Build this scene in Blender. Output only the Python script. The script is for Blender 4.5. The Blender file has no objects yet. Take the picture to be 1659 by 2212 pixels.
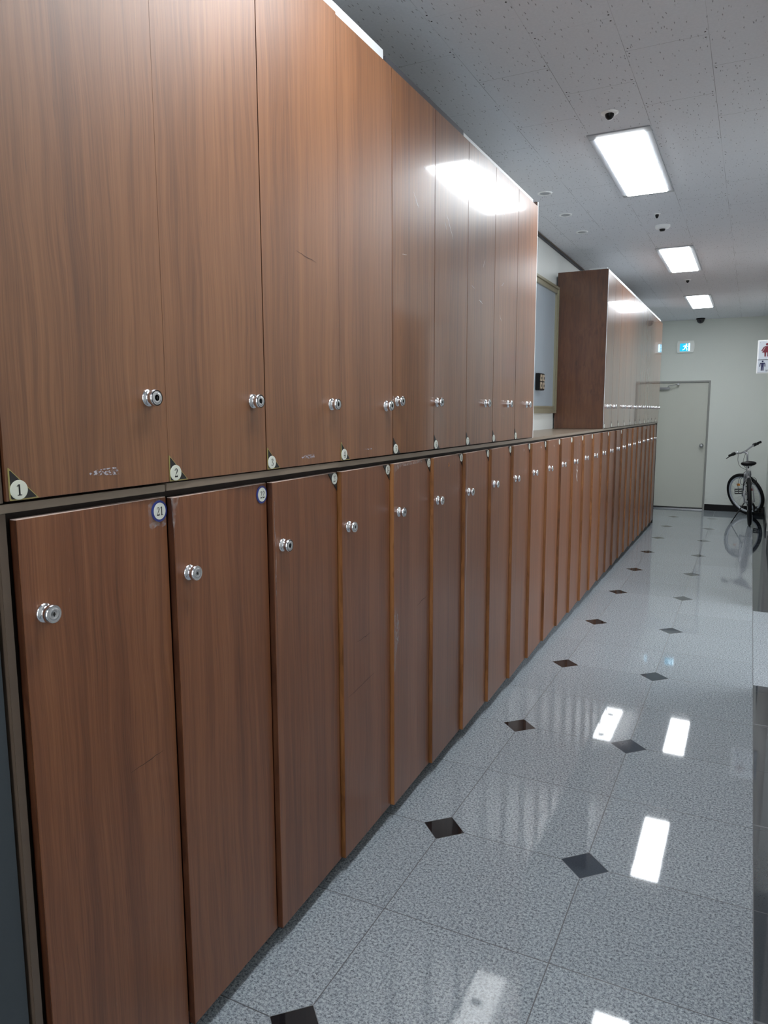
import bpy, bmesh, math, random
from mathutils import Vector, Matrix
random.seed(7)
D = bpy.data
COL = bpy.context.scene.collection
PI = math.pi
CEIL = 2.923
FAR = 12.394
WALLX = -0.44
RW = 1.39

# ------------------------------------------------------------------ nodes
class NT:
    def __init__(s, name):
        s.m = D.materials.new(name); s.m.use_nodes = True
        s.t = s.m.node_tree; s.n = s.t.nodes; s.l = s.t.links
        s.b = s.n['Principled BSDF']
    def new(s, typ, **kw):
        n = s.n.new(typ)
        for k, v in kw.items(): setattr(n, k, v)
        return n
    def put(s, sock, v):
        if isinstance(v, bpy.types.NodeSocket): s.l.new(v, sock)
        elif isinstance(v, (tuple, list)) and len(v) == 3 and sock.type == 'RGBA': sock.default_value = (*v, 1)
        else: sock.default_value = v
    def set(s, **kw):
        for k, v in kw.items(): s.put(s.b.inputs[k.replace('_', ' ')], v)
        return s
    def math(s, op, a, b=0.0, c=None, clamp=False):
        n = s.new('ShaderNodeMath', operation=op, use_clamp=clamp)
        s.put(n.inputs[0], a); s.put(n.inputs[1], b)
        if c is not None: s.put(n.inputs[2], c)
        return n.outputs[0]
    def objco(s): return s.new('ShaderNodeTexCoord').outputs['Object']
    def worldco(s): return s.new('ShaderNodeNewGeometry').outputs['Position']
    def sep(s, v):
        n = s.new('ShaderNodeSeparateXYZ'); s.l.new(v, n.inputs[0]); return n.outputs
    def comb(s, x, y, z):
        n = s.new('ShaderNodeCombineXYZ')
        for i, v in enumerate((x, y, z)): s.put(n.inputs[i], v)
        return n.outputs[0]
    def mapping(s, v, loc=(0, 0, 0), rot=(0, 0, 0), scale=(1, 1, 1)):
        n = s.new('ShaderNodeMapping'); s.l.new(v, n.inputs[0])
        s.put(n.inputs[1], loc); s.put(n.inputs[2], rot); s.put(n.inputs[3], scale); return n.outputs[0]
    def noise(s, v, scale=5, detail=2, rough=.5, dist=0):
        n = s.new('ShaderNodeTexNoise'); s.l.new(v, n.inputs['Vector'])
        n.inputs['Scale'].default_value = scale; n.inputs['Detail'].default_value = detail
        n.inputs['Roughness'].default_value = rough; n.inputs['Distortion'].default_value = dist
        return n.outputs[0]
    def voro(s, v, scale=5, feature='F1', rnd=1.0):
        n = s.new('ShaderNodeTexVoronoi', feature=feature); s.l.new(v, n.inputs['Vector'])
        n.inputs['Scale'].default_value = scale; n.inputs['Randomness'].default_value = rnd
        return n.outputs
    def ramp(s, f, stops):
        n = s.new('ShaderNodeValToRGB'); s.put(n.inputs[0], f); e = n.color_ramp.elements
        e[0].position, e[0].color = stops[0][0], (*stops[0][1], 1)
        e[1].position, e[1].color = stops[-1][0], (*stops[-1][1], 1)
        for p, c in stops[1:-1]:
            x = e.new(p); x.color = (*c, 1)
        return n.outputs[0]
    def mix(s, f, a, b, mode='MIX'):
        n = s.new('ShaderNodeMix', data_type='RGBA', blend_type=mode)
        s.put(n.inputs[0], f); s.put(n.inputs[6], a); s.put(n.inputs[7], b); return n.outputs[2]
    def rng(s, f, a, b, c=0.0, d=1.0):
        n = s.new('ShaderNodeMapRange'); s.put(n.inputs[0], f)
        for i, v in enumerate((a, b, c, d)): s.put(n.inputs[i+1], v)
        return n.outputs[0]
    def bump(s, h, strength=.2, dist=.002):
        n = s.new('ShaderNodeBump'); s.put(n.inputs['Height'], h)
        n.inputs['Strength'].default_value = strength; n.inputs['Distance'].default_value = dist
        s.l.new(n.outputs[0], s.b.inputs['Normal'])

def lin(r, g, b):
    f = lambda c: (c/255/12.92) if c/255 <= .04045 else ((c/255+.055)/1.055)**2.4
    return (f(r), f(g), f(b))
def plain(name, c, rough=.5, metal=0.0, spec=.5, var=.06, scale=14):
    t = NT(name); n = t.noise(t.objco(), scale, 3)
    t.set(Base_Color=t.mix(n, tuple(x*(1-var) for x in c), tuple(min(1, x*(1+var)) for x in c)),
          Roughness=rough, Metallic=metal, Specular_IOR_Level=spec)
    return t.m
def emit(name, c, s, gate=None):
    t = NT(name); t.set(Base_Color=c, Emission_Color=c, Emission_Strength=s, Roughness=.5); return t.m

def wood(name, cols, rough, coat=0.0, coatr=.1, spec=.4, scratch=0.0, shared=False, ior=1.5):
    t = NT(name)
    oc = t.worldco() if shared else t.objco(); r = t.new('ShaderNodeObjectInfo').outputs['Random']
    if shared: r = t.math('MULTIPLY', r, 0.0); r = t.math('ADD', r, .5)
    off = t.comb(t.math('MULTIPLY', r, 7.0), t.math('MULTIPLY', r, 31.0), t.math('MULTIPLY', r, 17.0))
    va = t.new('ShaderNodeVectorMath', operation='ADD'); t.l.new(oc, va.inputs[0]); t.l.new(off, va.inputs[1]); v = va.outputs[0]
    warp = t.noise(t.mapping(v, scale=(1, 3, .9)), 2.0, 2)
    sp = t.sep(v)
    y2 = t.math('ADD', sp[1], t.math('MULTIPLY', warp, .05))
    vv = t.comb(sp[0], y2, sp[2])
    wide = t.noise(t.mapping(vv, scale=(4, 13, .25)), 1.0, 2, .5)
    mid = t.noise(t.mapping(vv, scale=(20, 70, 1.1)), 1.0, 3, .6)
    fine = t.noise(t.mapping(vv, scale=(60, 330, 5.0)), 1.0, 2, .6)
    s = t.math('ADD', t.math('MULTIPLY', wide, .32), t.math('ADD', t.math('MULTIPLY', mid, .36), t.math('MULTIPLY', fine, .32)))
    base = t.ramp(s, [(.36, cols[0]), (.47, cols[1]), (.53, cols[2]), (.66, cols[3])])
    # short dark pores running with the grain
    p = t.noise(t.mapping(vv, scale=(60, 210, 9.0)), 1.0, 1, .5)
    pore = t.rng(p, .69, .76)
    c = t.mix(t.math('MULTIPLY', pore, .38), base, tuple(x*.35 for x in cols[0]))
    hb = t.mix(1.0, c, t.ramp(r, [(0, (.90, .88, .88)), (1, (1.08, 1.06, 1.04))]), 'MULTIPLY')
    rr = rough
    if scratch:
        sv = t.mapping(v, rot=(.5, 0, 0), scale=(1, 60, 5))
        vo = t.voro(sv, 1.6)
        sc = t.math('MULTIPLY', t.rng(vo[0], .05, .02), t.rng(t.noise(v, 9, 2), .52, .6))
        hb = t.mix(t.math('MULTIPLY', sc, scratch), hb, (.75, .72, .7))
    t.set(Base_Color=hb, Roughness=rr, Specular_IOR_Level=spec, Coat_Weight=coat, Coat_Roughness=coatr, Coat_IOR=ior)
    return t.m

WC = [lin(95, 57, 31), lin(116, 72, 40), lin(127, 81, 47), lin(144, 95, 58)]
WL = [lin(92, 52, 29), lin(112, 66, 39), lin(122, 74, 45), lin(138, 88, 56)]  # same wood as WC, darkened to paint in the weaker light lower down
M = {}
M['wood_satin'] = wood('satin_wood', WC, .5, .55, .45, .45, shared=True)
M['wood_gloss'] = wood('glossy_wood', WC, .35, .58, .08, .4, scratch=.35, ior=1.5)
M['wood_mirror'] = wood('polished_wood', WC, .3, 1.0, .04, .5, ior=1.8)
M['wood_low'] = wood('lower_wood', WL, .40, .2, .3, .45, scratch=.1)
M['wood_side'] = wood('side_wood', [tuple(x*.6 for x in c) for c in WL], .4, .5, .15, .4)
M['edge'] = wood('door_edge_wood', [lin(92, 56, 30), lin(120, 76, 40), lin(140, 90, 50), lin(158, 106, 62)], .35, .3, .25)
M['edge_dark'] = wood('dark_edge_wood', [lin(46, 24, 15), lin(66, 36, 22), lin(80, 46, 29), lin(94, 57, 36)], .35, .3, .25)
M['top_edge'] = plain('lit_top_edge', lin(238, 214, 204), .25)  # near-white colour paints the light caught along the door tops
M['carcass'] = plain('dark_inside', lin(40, 27, 21), .6)
M['frame_lam'] = plain('taupe_laminate', lin(92, 77, 65), .4, var=.1, scale=30)
M['counter'] = plain('counter_laminate', lin(134, 118, 102), .28, var=.08, scale=40)
M['kick'] = plain('black_kick', lin(22, 22, 24), .3)
M['chrome'] = plain('chrome', (.78, .79, .82), .07, 1.0)
M['satin'] = plain('satin_chrome', (.62, .64, .66), .25, .85)
M['steel'] = plain('brushed_steel', (.45, .46, .48), .28, 1.0)
M['black'] = plain('black_plastic', lin(9, 9, 11), .4, 0, .25)
M['keyhole'] = plain('keyhole_dark', (.003, .003, .003), .8)
M['tag_white'] = plain('tag_white', lin(226, 230, 220), .35)
M['tag_cream'] = plain('tag_cream', lin(226, 230, 214), .35)
M['tag_gold'] = plain('tag_gold', lin(160, 148, 88), .4, .1)
M['tag_black'] = plain('tag_black', lin(17, 16, 18), .4)
M['tag_blue'] = plain('tag_blue', lin(36, 52, 128), .35)
M['ink'] = plain('ink', (.004, .004, .004), .5)
M['white'] = plain('white_board', lin(225, 230, 232), .45)
M['dust'] = plain('dark_filler', lin(62, 63, 68), .6)
M['rubber'] = plain('tyre_rubber', (.004, .004, .005), .6, 0, .2)
M['silver'] = plain('silver_paint', (.42, .43, .46), .3, .8)
M['rim'] = plain('rim_alloy', (.62, .66, .72), .3, .7)
M['red'] = plain('red_reflector', lin(190, 45, 55), .3)
M['amber'] = plain('amber_reflector', lin(225, 140, 30), .3)
M['wallp'] = None
def wallmat(name, c, var=.05, dirt=True):
    t = NT(name); w = t.worldco()
    a = t.noise(w, 170, 2); b = t.noise(w, 1.3, 3)
    col = t.mix(a, tuple(x*(1-var*1.6) for x in c), tuple(x*(1+var) for x in c))
    col = t.mix(t.rng(b, .35, .7, 0, .18), col, tuple(x*.86 for x in c))
    if dirt:
        z = t.sep(w)[2]
        sm = t.math('MULTIPLY', t.rng(t.noise(t.mapping(w, scale=(5, 5, 30)), 2.0, 4, .7), .55, .7), t.rng(z, .32, .2))
        col = t.mix(t.math('MULTIPLY', sm, t.rng(z, .1, .17, 0, .5)), col, tuple(x*.5 for x in c))
    t.set(Base_Color=col, Roughness=.6); t.bump(a, .12, .001)
    return t.m
M['wall'] = wallmat('painted_wall', lin(222, 228, 222))
M['wall2'] = wallmat('painted_wall_side', lin(218, 222, 219), dirt=False)
M['slate'] = wallmat('slate_panel', lin(54, 62, 68), dirt=False)
M['doorp'] = plain('door_paint', lin(196, 199, 189), .42, var=.03, scale=3)
M['dframe'] = plain('door_frame_paint', lin(138, 140, 136), .4, var=.03)
M['blackstone'] = plain('black_skirting', lin(6, 6, 8), .3, 0, .15)
M['goldframe'] = plain('champagne_frame', lin(156, 152, 128), .3, .35)
M['board'] = plain('grey_blue_board', lin(150, 162, 172), .4, var=.03, scale=3)

def ceiling_mat():
    t = NT('ceiling_tiles'); w = t.worldco(); s = t.sep(w)
    W, L = .2965, .565
    u = t.math('DIVIDE', t.math('SUBTRACT', s[0], .0275), W)
    iu = t.math('FLOOR', u)
    par = t.math('MODULO', t.math('ADD', iu, 40.0), 2.0)
    v = t.math('DIVIDE', t.math('SUBTRACT', s[1], t.math('ADD', 2.571, t.math('MULTIPLY', par, L*.505))), L)
    du = t.math('MULTIPLY', t.math('ABSOLUTE', t.math('SUBTRACT', t.math('FRACT', t.math('ADD', u, .5)), .5)), W)
    dv = t.math('MULTIPLY', t.math('ABSOLUTE', t.math('SUBTRACT', t.math('FRACT', t.math('ADD', v, .5)), .5)), L)
    lu = t.rng(du, .0012, .0004); lv = t.rng(dv, .0012, .0004)
    vis = t.rng(t.noise(w, 2.1, 1), .42, .56, .25, 1.0)
    line = t.math('MULTIPLY', t.math('MAXIMUM', lu, lv), vis)
    # fixing holes by the corners of each tile
    def dot(cu, cv):
        a = t.math('SUBTRACT', du, cu); b = t.math('SUBTRACT', dv, cv)
        d = t.math('SQRT', t.math('ADD', t.math('MULTIPLY', a, a), t.math('MULTIPLY', b, b)))
        return t.rng(d, .0042, .0028)
    dots = t.math('MAXIMUM', dot(.012, .022), 0.0)
    # little curved fissures
    wr = t.new('ShaderNodeVectorMath', operation='MULTIPLY_ADD')
    nz = t.new('ShaderNodeTexNoise'); t.l.new(w, nz.inputs['Vector']); nz.inputs['Scale'].default_value = 60
    t.l.new(nz.outputs['Color'], wr.inputs[0]); wr.inputs[1].default_value = (.007, .007, 0); t.l.new(w, wr.inputs[2])
    def tick(rot, off, sc):
        m = t.mapping(wr.outputs[0], loc=off, rot=(0, 0, rot), scale=(sc*1.75, sc*.36, 0.0))
        vo = t.voro(m, 1.0)
        cr = t.sep(vo[1])[0]
        return t.math('MULTIPLY', t.rng(vo[0], .15, .09), t.rng(cr, .36, .37))
    tk = t.math('MAXIMUM', tick(.5, (3, 1, 0), 42), tick(-.35, (9, 4, 0), 42))
    tk = t.math('MAXIMUM', tk, tick(1.35, (2, 7, 0), 40))
    base = t.mix(t.noise(w, 90, 2), lin(214, 217, 224), lin(229, 232, 238))
    c = t.mix(t.math('MULTIPLY', tk, .68), base, lin(84, 86, 92))
    c = t.mix(t.math('MULTIPLY', line, .75), c, lin(60, 62, 66))
    c = t.mix(dots, c, lin(22, 22, 26))
    t.set(Base_Color=c, Roughness=.8, Specular_IOR_Level=.2)
    t.bump(t.math('ADD', t.math('MULTIPLY', tk, -1.0), t.math('MULTIPLY', line, -1.0)), .4, .002)
    return t.m
M['ceil'] = ceiling_mat()

def floor_mat():
    t = NT('granite_floor'); w = t.worldco(); s = t.sep(w)
    Y0, P = 2.3876, 1.005
    v = t.math('DIVIDE', t.math('SUBTRACT', s[1], Y0), P/2)
    dv = t.math('MULTIPLY', t.math('ABSOLUTE', t.math('SUBTRACT', t.math('FRACT', t.math('ADD', v, .5)), .5)), P/2)
    d1 = t.math('ABSOLUTE', t.math('SUBTRACT', s[0], .193))
    d2 = t.math('ABSOLUTE', t.math('SUBTRACT', s[0], .7125))
    d3 = t.math('ABSOLUTE', t.math('SUBTRACT', s[0], 1.232))
    dx = t.math('MINIMUM', d1, t.math('MINIMUM', d2, d3))
    jl = t.rng(t.math('MINIMUM', dx, dv), .0022, .0011)
    # diamonds, one every second tile at the two inner joints
    vd = t.math('DIVIDE', t.math('SUBTRACT', s[1], Y0), P)
    ddv = t.math('MULTIPLY', t.math('ABSOLUTE', t.math('SUBTRACT', t.math('FRACT', t.math('ADD', vd, .5)), .5)), P)
    md = t.math('ADD', t.math('MINIMUM', d1, d2), ddv)
    dia = t.rng(md, .0808, .0796)
    rim = t.rng(t.math('ABSOLUTE', t.math('SUBTRACT', md, .081)), .0028, .0014)
    # black border by the right-hand wall
    right = t.math('GREATER_THAN', s[0], 1.2335)
    far = t.math('GREATER_THAN', s[1], 6.23); near = t.math('LESS_THAN', s[1], 4.50)
    bl = t.math('MULTIPLY', right, t.math('MAXIMUM', far, near))
    vb = t.math('FRACT', t.math('SUBTRACT', s[1], .42))
    jb = t.math('MULTIPLY', t.rng(t.math('ABSOLUTE', t.math('SUBTRACT', vb, .5)), .006, .003), bl)
    # granite
    a = t.noise(w, 120, 3, .65); b = t.noise(w, 260, 2, .6); vo = t.voro(w, 150)
    g = t.ramp(t.math('ADD', t.math('MULTIPLY', a, .6), t.math('MULTIPLY', b, .4)),
               [(.38, lin(92, 97, 103)), (.47, lin(140, 147, 153)), (.53, lin(168, 175, 179)), (.64, lin(198, 205, 208))])
    spk = t.math('MULTIPLY', t.rng(t.sep(vo[1])[0], .87, .9), t.rng(vo[0], .5, .3))
    g = t.mix(t.math('MULTIPLY', spk, .55), g, lin(62, 66, 72))
    tile = t.comb(t.math('FLOOR', t.math('DIVIDE', t.math('SUBTRACT', s[0], .193), .5195)), t.math('FLOOR', v), 0.0)
    wn = t.new('ShaderNodeTexWhiteNoise'); t.l.new(tile, wn.inputs[0])
    g = t.mix(1.0, g, t.ramp(wn.outputs[0], [(0, (.80, .825, .86)), (1, (.90, .925, .96))]), 'MULTIPLY')
    blk = t.mix(t.noise(w, 200, 2), lin(14, 15, 18), lin(26, 28, 32))
    gry = t.mix(t.noise(w, 200, 2), lin(46, 52, 60), lin(64, 72, 82))
    c = t.mix(jl, g, lin(66, 68, 72))
    c = t.mix(rim, c, lin(120, 124, 128))
    c = t.mix(dia, c, t.mix(t.math('GREATER_THAN', s[0], .45), blk, gry))
    c = t.mix(bl, c, t.mix(.5, blk, gry))
    c = t.mix(t.math('MULTIPLY', jb, .6), c, lin(120, 124, 128))
    rg = t.math('ADD', .035, t.math('MULTIPLY', t.math('MULTIPLY', jl, t.math('SUBTRACT', 1.0, dia)), .4))
    t.set(Base_Color=c, Roughness=rg, Specular_IOR_Level=.46)
    t.bump(t.noise(w, 6, 1), .02, .004)
    return t.m
M['floor'] = floor_mat()
M['light'] = emit('lit_diffuser', (.93, .97, 1.0), 15.0)
M['lightframe'] = plain('fixture_frame', lin(165, 169, 175), .4)
M['exit_teal'] = emit('exit_teal', lin(0, 150, 190), .9)
M['exit_pale'] = emit('exit_pale', lin(185, 230, 255), 1.6)
M['exit_body'] = plain('exit_housing', lin(240, 244, 240), .3)
M['sign_white'] = plain('sign_white', lin(205, 214, 226), .4)
M['sign_rim'] = plain('sign_rim', lin(246, 250, 252), .4)
M['sign_red'] = plain('sign_red', lin(110, 16, 38), .5)
M['sign_blue'] = plain('sign_blue', lin(14, 16, 70), .5)
M['sign_grey'] = plain('sign_grey', lin(92, 100, 116), .5)
M['tape'] = (lambda t: (t.set(Base_Color=lin(200, 190, 190), Roughness=.15, Alpha=t.rng(t.noise(t.objco(), 70, 2), .42, .66, .04, .42)), t.m)[1])(NT('clear_tape'))
M['residue'] = (lambda t: (t.set(Base_Color=lin(190, 185, 195), Roughness=.4, Alpha=t.rng(t.noise(t.mapping(t.objco(), scale=(1, 1, 2)), 130, 3), .46, .6, 0.0, .9)), t.m)[1])(NT('label_residue'))
M['scr_dark'] = plain('dark_scratch', lin(48, 26, 22), .6)
M['scr_light'] = plain('light_scratch', lin(188, 176, 172), .5)

# ------------------------------------------------------------------ mesh builder
class MB:
    def __init__(s): s.v = []; s.f = []; s.mi = []; s.sm = []
    def add(s, vs, fs, mi=0, smooth=False, mat=None):
        o = len(s.v)
        s.v += [tuple(mat @ Vector(p)) if mat else tuple(p) for p in vs]
        s.f += [tuple(i+o for i in f) for f in fs]; s.mi += [mi]*len(fs); s.sm += [smooth]*len(fs); return s
    def box(s, a, b, mi=0, mis=None, mat=None):
        x0, y0, z0 = a; x1, y1, z1 = b
        vs = [(x0,y0,z0),(x1,y0,z0),(x1,y1,z0),(x0,y1,z0),(x0,y0,z1),(x1,y0,z1),(x1,y1,z1),(x0,y1,z1)]
        fs = [(3,2,1,0),(4,5,6,7),(0,1,5,4),(1,2,6,5),(2,3,7,6),(3,0,4,7)]   # bottom top -y +x +y -x
        o = len(s.mi); s.add(vs, fs, mi, mat=mat)
        if mis:
            for k, m in mis.items(): s.mi[o+k] = m
        return s
    def cbox(s, a, b, c=.001, mi=0, fm=None):
        """box with small bevelled edges; fm: material per main face (bottom top -y +x +y -x)"""
        bm = bmesh.new(); x0, y0, z0 = a; x1, y1, z1 = b
        vs = [bm.verts.new(p) for p in [(x0,y0,z0),(x1,y0,z0),(x1,y1,z0),(x0,y1,z0),(x0,y0,z1),(x1,y0,z1),(x1,y1,z1),(x0,y1,z1)]]
        for k, f in enumerate([(3,2,1,0),(4,5,6,7),(0,1,5,4),(1,2,6,5),(2,3,7,6),(3,0,4,7)]):
            q = bm.faces.new([vs[i] for i in f]); q.material_index = (fm or {}).get(k, mi)
        bmesh.ops.bevel(bm, geom=bm.edges[:], offset=c, segments=2, affect='EDGES', material=-1)
        bm.verts.index_update(); o = len(s.v)
        s.v += [tuple(v.co) for v in bm.verts]
        for f in bm.faces:
            s.f.append(tuple(v.index+o for v in f.verts)); s.mi.append(f.material_index); s.sm.append(False)
        bm.free(); return s
    def lathe(s, prof, n=24, mi=0, axis='x', mat=None, smooth=True, capends=True):
        vs = []; fs = []
        for h, r in prof:
            for k in range(n):
                a = 2*PI*k/n; c, q = r*math.cos(a), r*math.sin(a)
                vs.append((h, c, q) if axis == 'x' else ((q, h, c) if axis == 'y' else (c, q, h)))
        for i in range(len(prof)-1):
            for k in range(n):
                fs.append((i*n+k, i*n+(k+1) % n, (i+1)*n+(k+1) % n, (i+1)*n+k))
        s.add(vs, fs, mi, smooth, mat)
        if capends:
            s.add(vs[:n], [tuple(range(n))[::-1]], mi, False, mat); s.add(vs[-n:], [tuple(range(n))], mi, False, mat)
        return s
    def tube(s, pts, r, n=10, mi=0, mat=None, cap=True):
        pts = [Vector(p) for p in pts]; rs = r if isinstance(r, (list, tuple)) else [r]*len(pts)
        vs = []; fs = []; prev = None
        for i, p in enumerate(pts):
            d = (pts[min(i+1, len(pts)-1)]-pts[max(i-1, 0)]).normalized()
            if prev is None: prev = d.orthogonal().normalized()
            u = (prev - d*prev.dot(d)).normalized(); prev = u; w = d.cross(u)
            for k in range(n):
                a = 2*PI*k/n; vs.append(tuple(p+(u*math.cos(a)+w*math.sin(a))*rs[i]))
        for i in range(len(pts)-1):
            for k in range(n): fs.append((i*n+k, i*n+(k+1) % n, (i+1)*n+(k+1) % n, (i+1)*n+k))
        if cap: fs += [tuple(range(n))[::-1], tuple(range((len(pts)-1)*n, len(pts)*n))]
        s.add(vs, fs, mi, True, mat); return s
    def torus(s, R, r, n=64, m=12, mi=0, mat=None, sx=1.0):
        vs = []; fs = []                                   # axis = x
        for i in range(n):
            a = 2*PI*i/n
            for j in range(m):
                b = 2*PI*j/m; q = R+r*math.cos(b)
                vs.append((r*sx*math.sin(b), q*math.cos(a), q*math.sin(a)))
        for i in range(n):
            for j in range(m): fs.append((i*m+j, ((i+1) % n)*m+j, ((i+1) % n)*m+(j+1) % m, i*m+(j+1) % m))
        s.add(vs, fs, mi, True, mat); return s
    def poly(s, pts, x0, x1, mi=0, mat=None):
        """prism of a (y,z) outline between x0 and x1"""
        n = len(pts)
        vs = [(x0, y, z) for y, z in pts]+[(x1, y, z) for y, z in pts]
        fs = [tuple(range(n))[::-1], tuple(range(n, 2*n))]+[(i, (i+1) % n, n+(i+1) % n, n+i) for i in range(n)]
        s.add(vs, fs, mi, False, mat); return s
    def mesh(s, name, mats):
        me = D.meshes.new(name); me.from_pydata(s.v, [], s.f); me.update()
        for m in mats: me.materials.append(m)
        me.polygons.foreach_set('material_index', s.mi); me.polygons.foreach_set('use_smooth', s.sm)
        return me
    def build(s, name, mats, parent=None, loc=(0, 0, 0)):
        if not isinstance(mats, (list, tuple)): mats = [mats]
        bm = bmesh.new(); me = s.mesh(name, mats); bm.from_mesh(me)
        bmesh.ops.recalc_face_normals(bm, faces=bm.faces[:]); bm.to_mesh(me); bm.free()
        return obj(name, me, parent, loc)
def obj(name, data, parent=None, loc=(0, 0, 0)):
    o = D.objects.new(name, data); COL.objects.link(o); o.location = loc
    if parent: o.parent = parent
    return o
def thing(name, label, cat, loc=(0, 0, 0), group=None, rotz=0):
    o = D.objects.new(name, None); COL.objects.link(o); o.location = loc; o.rotation_euler = (0, 0, rotz)
    o.empty_display_size = .05
    return tag(o, label, cat, group)
def tag(o, label, cat, group=None):
    o['label'] = label; o['category'] = cat
    if group: o['group'] = group
    return o
def struct(o): o['kind'] = 'structure'; return o

def rrect(cx, cz, w, h, r, n=4):
    pts = []
    for sx, sz, a0 in ((1, 1, 0), (-1, 1, PI/2), (-1, -1, PI), (1, -1, 1.5*PI)):
        for k in range(n+1):
            a = a0+PI/2*k/n; pts.append((cx+sx*(w/2-r)+r*math.cos(a), cz+sz*(h/2-r)+r*math.sin(a)))
    return pts
def circ(cx, cz, r, n=28): return [(cx+r*math.cos(2*PI*k/n), cz+r*math.sin(2*PI*k/n)) for k in range(n)]

def textverts(txt, size, bold=.0, sx=1.0):
    """mesh of a text laid out in the (y,z) plane, centred; returns verts, faces"""
    cu = D.curves.new('t', 'FONT'); cu.body = txt; cu.size = size; cu.offset = bold
    cu.align_x = 'CENTER'; cu.align_y = 'CENTER'; cu.resolution_u = 4
    ob = D.objects.new('t', cu); me = D.meshes.new_from_object(ob)
    vs = [(v.co.x*sx, v.co.y) for v in me.vertices]; fs = [tuple(p.vertices) for p in me.polygons]
    D.objects.remove(ob); D.meshes.remove(me); D.curves.remove(cu)
    ys = [v[1] for v in vs]; xs = [v[0] for v in vs]
    my = (max(ys)+min(ys))/2; mx = (max(xs)+min(xs))/2
    return [(x-mx, y-my) for x, y in vs], fs

# ------------------------------------------------------------------ setting
def slab(name, a, b, m):
    return struct(MB().box(a, b).build(name, m))
slab('floor', (-.6, -3.2, -.1), (4.2, FAR+.1, 0), M['floor'])
slab('ceiling', (-.6, -3.2, CEIL), (4.2, FAR+.1, CEIL+.1), M['ceil'])
slab('wall_left', (WALLX-.1, -3.2, 0), (WALLX, FAR, CEIL), M['wall2'])
wf = MB()   # far wall with its door opening
DX0, DX1, DT = -.405, .549, 2.003
wf.box((WALLX-.1, FAR, 0), (DX0, FAR+.12, CEIL)).box((DX1, FAR, 0), (4.2, FAR+.12, CEIL)).box((DX0, FAR, DT), (DX1, FAR+.12, CEIL))
struct(wf.build('wall_far', M['wall']))
# right wall: doorway to the washrooms near the far end, and an opening onto the lobby
wr_ = MB()
for y0, y1, z0 in ((10.545, FAR, 0), (9.55, 10.545, 2.08), (6.23, 9.55, 0), (4.50, 6.23, 2.35), (-3.2, 4.50, 0)):
    wr_.box((RW, y0, z0), (RW+.12, y1, CEIL))
struct(wr_.build('wall_right', M['wall2']))
slab('wall_lobby', (4.1, -3.2, 0), (4.2, FAR, CEIL), M['wall2'])
slab('wall_back', (-.6, -3.2, 0), (4.2, -3.1, CEIL), M['wall2'])
slab('wall_washroom', (RW+.12, 9.45, 0), (2.9, 9.53, CEIL), M['slate'])
struct(MB().box((WALLX, -3.1, 0), (-.020, .807, CEIL)).build('wall_near', M['slate']))
# washroom door leaf
d = MB().cbox((RW+.03, 9.56, .005), (RW+.07, 10.535, 2.07), .002)
d2 = struct(d.build('door_2', M['black']))
MB().lathe([(0, .02), (-.03, .02), (-.05, .028), (-.07, .02)], mi=0).build('door_handle', M['steel'], d2, (RW+.03, 9.66, 1.0))
# skirtings
struct(MB().cbox((DX1+.002, FAR-.012, 0), (RW-.013, FAR, .098), .0015).build('baseboard_far', M['blackstone']))
b = MB()
for y0, y1 in ((10.56, FAR), (6.25, 9.53), (-3.1, 4.48)): b.cbox((RW-.012, y0, 0), (RW, y1, .098), .0015)
struct(b.build('baseboard_right', M['blackstone']))
# ceiling cornice along the left wall
struct(MB().cbox((WALLX, .81, CEIL-.022), (WALLX+.016, FAR-.002, CEIL), .002).build('trim_1', M['dust']))
struct(MB().cbox((WALLX+.017, .81, CEIL-.009), (WALLX+.026, FAR-.002, CEIL), .002).build('trim_2', M['frame_lam']))

# far door
dr = MB()
FW = .025
dr.cbox((DX0, FAR-.008, 0), (DX0+FW, FAR+.05, DT), .002).cbox((DX1-FW, FAR-.008, 0), (DX1, FAR+.05, DT), .002)
dr.cbox((DX0+FW, FAR-.008, DT-FW), (DX1-FW, FAR+.05, DT), .002)
fr = struct(dr.build('door_1', M['dframe']))
leaf = MB().cbox((DX0+FW+.004, FAR+.018, .03), (DX1-FW-.004, FAR+.055, DT-FW-.004), .002).build('door_leaf', M['doorp'], fr)
MB().cbox((DX0+FW, FAR-.004, 0), (DX1-FW, FAR+.06, .012), .002).build('threshold', M['steel'], fr)
MB().box((DX0+FW, FAR+.056, .0), (DX1-FW, FAR+.07, DT-FW)).build('dark_backing', M['kick'], fr)
kn = MB().lathe([(0, .032), (-.006, .032), (-.010, .014), (-.030, .013), (-.036, .024), (-.048, .030), (-.062, .027), (-.070, .014), (-.071, .001)], axis='y')
kn.build('door_knob', M['steel'], leaf, (.462, FAR+.018, 1.005))
cl = MB().cbox((-.29, FAR-.045, 1.872), (-.035, FAR+.016, 1.908), .004)
cl.tube([(-.06, FAR-.02, 1.91), (-.05, FAR-.10, 1.925), (.09, FAR-.06, 1.952)], .007, 8)
cl.cbox((.075, FAR-.075, 1.942), (.105, FAR+.016, 1.965), .002)
cl.build('door_closer', M['steel'], fr)

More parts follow.
